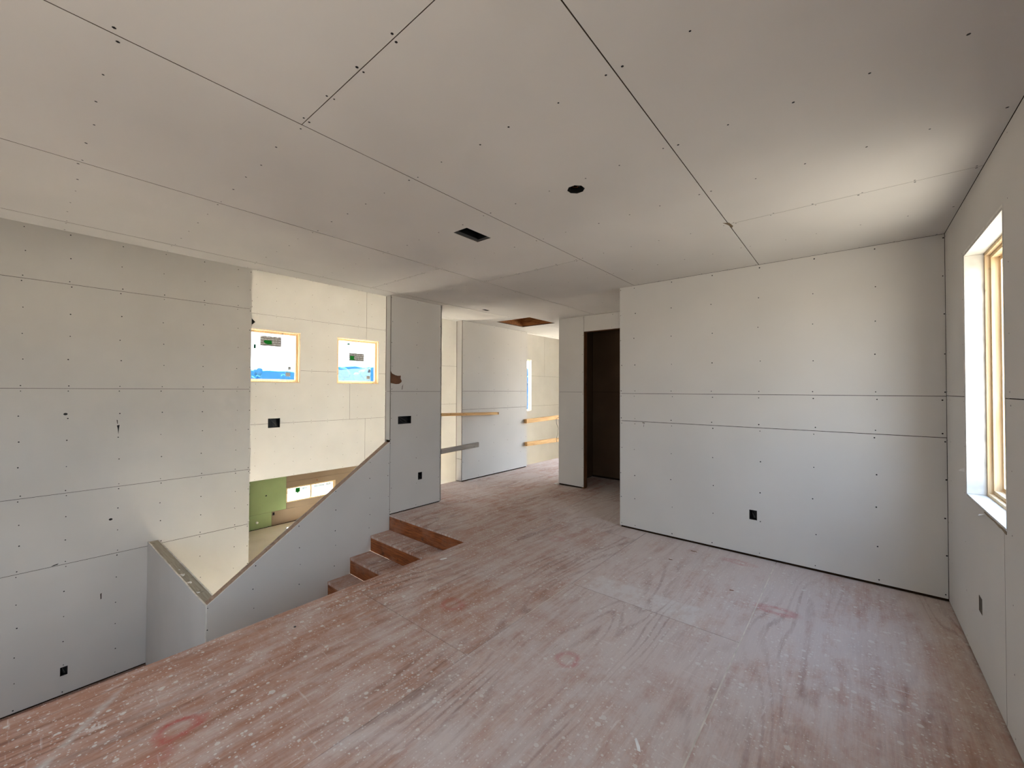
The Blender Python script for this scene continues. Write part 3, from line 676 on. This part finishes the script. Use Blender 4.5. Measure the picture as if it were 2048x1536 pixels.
# temporary guard rails
def rail(y0, z0, y1, z1, hgt, x0, x1, mat, label):
    s = (z1-z0)/(y1-y0)
    V = [(x, y, z0+s*(y-y0)+dz) for x in (x0, x1) for y in (y0, y1) for dz in (0, hgt)]
    Fc = [(0, 1, 3, 2), (4, 6, 7, 5), (0, 4, 5, 1), (2, 3, 7, 6), (0, 2, 6, 4), (1, 5, 7, 3)]
    o = mk('guard_rail', V, Fc, mat)
    bm = bmesh.new(); bm.from_mesh(o.data); bmesh.ops.bevel(bm, geom=list(bm.edges), offset=0.003, segments=1, affect='EDGES'); bm.to_mesh(o.data); bm.free()
    return tag(o, label, 'rail', 'timber guard rails nailed in the hall')
rail(3.778, 1.153, 5.645, 1.106, 0.044, -5.099, -5.010, PINE_Y, 'thin pale pine rail on the hall wall, upper one next to the pier')
rail(3.778, 0.515, 5.175, 0.558, 0.080, -5.099, -5.061, GREYWOOD, 'grey weathered wooden rail on the hall wall, lower one next to the pier')
rail(6.50, 0.893, 9.298, 0.955, 0.080, -5.099, -5.030, PINE_Y, 'bright pine rail, upper of the far pair at the hall end')
rail(6.52, 0.434, 9.298, 0.390, 0.080, -5.099, -5.030, PINE_Y, 'bright pine rail, lower of the far pair at the hall end')

# ================================================================ great room beyond the stairs
GW1 = (3.04, 4.24, 1.70, 2.90); GW2 = (5.12, 6.325, 1.70, 2.90); GW3 = (11.6, 13.3, 0.72, 2.80)
hg = [GW1, GW2, GW3, HG1]
wg = slab('wall_great_room', 'x', XGR-T-0.0005, XGR-0.165, 2.0, YGN+0.12, -0.45, HG, FRAMING, None, hg)
tag(wg, 'bright cream drywall wall with two square windows beyond the stairs', 'wall', kind='structure')
rg = [(2.1, 5.92, -0.45, 0.785), (5.92, 7.4, -0.45, 0.785), (2.1, 5.48, 0.785, 2.0), (5.48, 7.4, 0.785, 2.0), (2.1, 5.94, 2.0, 3.217), (5.94, 7.4, 2.0, 3.217), (2.1, 5.94, 3.217, HG), (5.94, 7.4, 3.217, HG),
      (7.4, 11.0, -0.45, 1.1), (7.4, 11.0, 1.1, 2.327), (7.4, 11.0, 2.327, HG), (11.0, YGN, -0.45, 0.92), (11.0, YGN, 0.92, 2.143), (11.0, 14.2, 2.143, HG), (14.2, YGN, 2.143, HG)]
panels(wg, 'x', XGR, 1, rg, hg, gap=0.005)
screws(wg, 'x', XGR, 1, rows(rg, [3.3, 3.7, 4.1, 4.5, 4.9, 5.3, 5.7, 6.1, 6.5, 8.5, 8.9, 13.4, 13.8, 14.2, 14.6, 15.0], 0.3), 0.006, hg)
sof = slab('soffit', 'z', -0.449, -0.60, XGR-5.2, XGR-0.003, 2.9, 11.1, PAPER)
sof.location.z += 0.151
tag(sof, 'ceiling of the lower room seen below the bright wall', 'ceiling', kind='structure')
FW = (0.030, 0.050, 0.085)
w2, px = window('window_4', 'square window with pine frame nearest the left wall, grey label with green mark', 'x', XGR, 1, *GW1, liner=0.012, frame_w=FW, deep=0.15, steps=((0, .05), (.05, .06), (.06, .085)))
w3, px = window('window_5', 'square window with pine frame next to the pier, grey label at its centre', 'x', XGR, 1, *GW2, liner=0.012, frame_w=FW, deep=0.15, steps=((0, .05), (.05, .06), (.06, .085)))
def sticker(par, u0, u1, v0, v1, mat, name='sticker', x=px, tilt=0.0, up=None):
    du, dv = (u1-u0)/2, (v1-v0)/2; um, vm = (u0+u1)/2, (v0+v1)/2
    pts = [(um+math.cos(tilt)*a*du-math.sin(tilt)*b*dv, vm+math.sin(tilt)*a*du+math.cos(tilt)*b*dv) for a, b in ((-1, -1), (1, -1), (1, 1), (-1, 1))]
    return poly_prism(name, 'x', x+0.0006, x+0.0014, pts, mat, up or par)
a = sticker(w2, 3.403, 3.844, 2.532, 2.758, S_GREY, 'label'); 
poly_prism('green_mark', 'x', px+0.0016, px+0.0022, [(3.47, 2.63), (3.49, 2.66), (3.57, 2.665), (3.64, 2.66), (3.645, 2.575), (3.56, 2.57), (3.50, 2.59)], S_GREEN, a)
sticker(w2, 3.277, 3.322, 2.457, 2.55, S_TEAL); sticker(w2, 3.991, 4.056, 2.011, 2.091, S_PLAIN); sticker(w2, 3.944, 4.044, 1.859, 1.953, S_PLAIN)
a = sticker(w3, 5.495, 5.929, 2.31, 2.521, S_GREY, 'label')
poly_prism('green_mark', 'x', px+0.0016, px+0.0022, [(5.525, 2.34), (5.53, 2.445), (5.66, 2.44), (5.63, 2.39), (5.67, 2.33)], S_GREEN, a)
sticker(w3, 5.437, 5.522, 2.725, 2.767, S_TEAL, tilt=0.12); sticker(w3, 6.052, 6.118, 2.018, 2.108, S_PLAIN, tilt=-0.25); sticker(w3, 6.004, 6.109, 1.838, 1.931, S_PLAIN)
window('window_6', 'bright window slit showing at the edge of the hall wall segment', 'x', XGR, 1, *GW3, liner=0.012, frame_w=(0.02, 0.035, 0.05), deep=0.15, steps=((0, .05), (.05, .06), (.06, .085)))
# rest of the great room shell
gn = slab('wall_great_room_north', 'y', YGN, YGN+0.12, XGR-0.165, -5.12, ZG, HG, PAPER, None)
tag(gn, 'hidden window wall of the great room', 'wall', kind='structure')
gs = slab('wall_great_room_south', 'y', 2.1, 2.0, XGR-0.1, XWW-0.14+T, ZG, HG, PAPER)
tag(gs, 'hidden end wall of the great room', 'wall', kind='structure')
gf = slab('floor_lower', 'z', ZG-0.2, ZG, -15.5, XQ+0.05, 1.15, YGN+0.12, CONC)
tag(gf, 'pale subfloor of the lower room', 'floor', kind='structure')
gc = slab('ceiling_great_room', 'z', HG, HG+0.2, XGR-0.2, XQ+0.2, -3.15, YGN+0.12, PAPER)
tag(gc, 'high ceiling over the stairwell and great room', 'ceiling', kind='structure')
gu = slab('wall_upper', 'x', XQ+0.0005, XQ+0.12, -3.15, 3.77, H+T+0.002, HG, PAPER)
tag(gu, 'wall above the loft ceiling edge', 'wall', kind='structure')
gx = slab('wall_under_stair', 'x', XQ+0.02, XQ+0.1, 2.99, 3.66, ZG, -0.28, PAPER)
tag(gx, 'hidden wall under the hall floor', 'wall', kind='structure')

# ================================================================ lower room beyond
LX = -15.2; LWN = (5.98, 7.74, -2.395, -1.885)
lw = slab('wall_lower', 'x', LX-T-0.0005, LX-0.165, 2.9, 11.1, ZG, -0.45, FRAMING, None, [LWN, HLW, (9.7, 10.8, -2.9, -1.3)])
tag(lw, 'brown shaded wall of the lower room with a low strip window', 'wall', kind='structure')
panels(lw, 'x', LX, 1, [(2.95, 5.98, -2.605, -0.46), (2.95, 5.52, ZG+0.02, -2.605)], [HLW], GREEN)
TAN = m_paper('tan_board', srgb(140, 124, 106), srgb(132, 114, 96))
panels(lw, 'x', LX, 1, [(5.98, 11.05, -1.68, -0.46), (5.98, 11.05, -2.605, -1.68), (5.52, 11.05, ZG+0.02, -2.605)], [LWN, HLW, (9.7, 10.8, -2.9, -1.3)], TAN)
window('window_added_8', 'tall pine framed window added out of view to brighten the lower room', 'x', LX, 1, 9.7, 10.8, -2.9, -1.3, liner=0.012)  # added out of view to brighten the lower floor
screws(lw, 'x', LX, 1, [(5.347, -2.026), (5.33, -2.03)], 0.02)
o = tube('pipe_stub', [(LX-0.01, 5.07, -2.86), (LX+0.05, 5.07, -2.86)], 0.035, WHITEP, lw, 10)
patch('stain', 'x', LX, 1, [(7.02, -1.80), (7.04, -1.73), (7.07, -1.80)], m_flat('rust_stain', srgb(140, 84, 62)), lw)
w8 = thing('window_7', (LX, 6.85, LWN[2]), 'low two-pane strip window in the lower room with a green sticker', 'window', kind='structure')
slab('window_frame', 'x', LX+0.004, LX-0.13, *LWN, [PINE_Z, PINE_Z], w8, [(6.02, 6.80, -2.355, -1.925), (6.85, 7.64, -2.355, -1.925)])
slab('pane', 'x', LX-0.06, LX-0.064, 6.018, 6.802, -2.357, -1.923, GLASS, w8); slab('pane', 'x', LX-0.06, LX-0.064, 6.848, 7.642, -2.357, -1.923, GLASS, w8)
poly_prism('sticker', 'x', LX-0.059, LX-0.058, [(6.307, -1.95), (6.467, -1.95), (6.467, -2.10), (6.41, -2.12), (6.39, -2.21), (6.37, -2.12), (6.307, -2.10)], S_GREEN, w8)
for (a, b, c, d) in ((6.04, 6.26, -2.10, -2.02), (6.52, 6.72, -2.08, -1.97), (6.95, 7.35, -2.13, -1.96), (7.4, 7.6, -2.05, -1.95)):
    poly_prism('sticker', 'x', LX-0.059, LX-0.0582, [(a, c), (b, c), (b, d), (a, d)], S_FILM, w8)
ln = slab('wall_lower_north', 'y', 11.05, 11.15, -15.4, XGR, ZG, -0.45, PAPER); tag(ln, 'hidden far side wall of the lower room', 'wall', kind='structure')
lsn = slab('wall_lower_south', 'y', 2.95, 2.85, -15.4, XGR, ZG, -0.45, PAPER); tag(lsn, 'hidden near side wall of the lower room', 'wall', kind='structure')
le = slab('wall_lower_east', 'x', XGR-0.16, XGR-0.001, 11.05, YGN+0.12, ZG, -0.45, PAPER); tag(le, 'hidden end wall of the lower room', 'wall', kind='structure')

# ================================================================ scraps on the floor
def scrap(name, label, cat, x, y, L, W, ang, hgt, mat, group=None):
    ca, sa = math.cos(ang), math.sin(ang)
    o2 = [(-L, -W*.6), (-L*.3, -W), (L, -W*.5), (L*.9, W*.7), (0, W*.8), (-L*.8, W)]
    n = len(o2)
    V = [(x+p*ca-q*sa, y+p*sa+q*ca, 0.0003) for p, q in o2]+[(x+p*ca*.9-q*sa*.9, y+p*sa*.9+q*ca*.9, hgt) for p, q in o2]
    Fc = [tuple(range(n))[::-1], tuple(range(n, 2*n))]+[(i, (i+1) % n, n+(i+1) % n, n+i) for i in range(n)]
    return tag(mk(name, V, Fc, mat), label, cat, group)
scrap('drywall_scrap', 'long white sliver of drywall paper on the near plywood floor', 'scrap', -0.739, 1.758, 0.036, 0.008, 2.2, 0.003, WHITEP)
scrap('drywall_scrap', 'white scrap on the floor edge beside the stairs', 'scrap', -2.91, 2.516, 0.035, 0.010, 1.2, 0.004, WHITEP)
scrap('drywall_scrap', 'pale crumb at the foot of the closet wall corner', 'scrap', -3.80, 5.72, 0.035, 0.02, 0.3, 0.012, GYP)
scrap('wood_sliver', 'dark sliver on the floor, nearest of three below the back wall', 'scrap', -0.741, 3.575, 0.016, 0.005, 0.3, 0.003, STUD, 'dark slivers below the back wall')
scrap('wood_sliver', 'dark sliver on the floor, leftmost of three below the back wall', 'scrap', -1.307, 3.862, 0.018, 0.005, 0.1, 0.003, STUD, 'dark slivers below the back wall')
scrap('wood_sliver', 'dark sliver on the floor, closest of three to the back wall', 'scrap', -1.197, 4.201, 0.030, 0.005, 0.0, 0.003, STUD, 'dark slivers below the back wall')
scrap('wood_sliver', 'black chip on the plywood near the low stair corner', 'scrap', -2.821, 1.173, 0.007, 0.006, 0.5, 0.004, SCREW)

# ================================================================ trees beyond the windows
def tree(x, y, top, r, label, spiky):
    base = -7.0
    t_ = thing('tree', (x, y, base), label, 'tree', 'distant tree line')
    bm = bmesh.new()
    for k in range(16):
        f = random.random(); zz = top-r*0.5-(top-base-2.0)*(1-f)*0.55
        w = r*(1.0-(0.55*f if spiky else 0.25*f))
        a_ = random.uniform(0, 6.28); q = random.uniform(0.1, 0.75)*w; s = random.uniform(0.35, 0.6)*w*(0.8 if spiky else 1)
        m = Matrix.Translation((x+q*math.cos(a_), y+q*math.sin(a_), zz)) @ Matrix.Diagonal((s, s, s*(1.5 if spiky else 1.0), 1))
        g = bmesh.ops.create_icosphere(bm, subdivisions=2, radius=1.0, matrix=m)
        for v_ in g['verts']:
            c = Vector((x+q*math.cos(a_), y+q*math.sin(a_), zz))
            v_.co = c+(v_.co-c)*(1+0.55*mnoise.noise(v_.co*1.1)+random.uniform(-.16, .16))
    me = bpy.data.meshes.new('crown'); bm.to_mesh(me); bm.free(); me.materials.append(FOLIAGE)
    o_ = bpy.data.objects.new('crown', me); COL.objects.link(o_); o_.parent = t_; o_.location = -WO[t_.name]
    V, Fc = [], []
    for i, (zz, rr) in enumerate(((base, .45), (top-2.5, .2))):
        for k in range(7): V.append((x+rr*math.cos(k*.8976), y+rr*math.sin(k*.8976), zz))
    for k in range(7): Fc.append((k, (k+1) % 7, 7+(k+1) % 7, 7+k))
    mk('trunk', V, Fc, TRUNK, t_)
def hillside():
    V, Fc, n = [], [], 60
    for i in range(n+1):
        az = math.radians(-84+58*i/n)
        e = (31 if math.degrees(az) < -65 else 42)+5*mnoise.noise(Vector((i*0.61, 0, 0)))
        for D, z in ((78, -9.0), (82, HC+82*e/819), (120, HC+120*(e+2)/819), (124, -9.0)):
            V.append((D*math.sin(az), D*math.cos(az), z))
    for i in range(n):
        for k in range(3): Fc.append((i*4+k, i*4+k+1, i*4+k+5, i*4+k+4))
        Fc.append((i*4+3, i*4, i*4+4, i*4+7))
    Fc.append((0, 1, 2, 3)); Fc.append((n*4+3, n*4+2, n*4+1, n*4))
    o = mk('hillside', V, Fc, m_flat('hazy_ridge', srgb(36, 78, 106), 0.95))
    return tag(o, 'hazy blue wooded ridge behind the distant trees', 'hill', kind='structure')
hillside()
PLACE = ['first', 'second', 'third', 'fourth', 'fifth', 'sixth', 'seventh', 'eighth', 'ninth']
for i in range(9):
    az = math.radians(-74+2.35*i); D = (62, 70)[i % 2]
    el = (41 if i < 5 else 51)+random.uniform(-4, 5)
    tree(D*math.sin(az), D*math.cos(az), HC+D*el/819, 1.55+random.random()*0.3, 'hazy blue tree on the ridge beyond the square windows, %s from the left' % PLACE[i], i < 5)
az = math.radians(-37.4)
tree(66*math.sin(az), 66*math.cos(az), HC+66*42/819, 2.2, 'hazy blue tree far beyond the bright window slit in the hall', False)
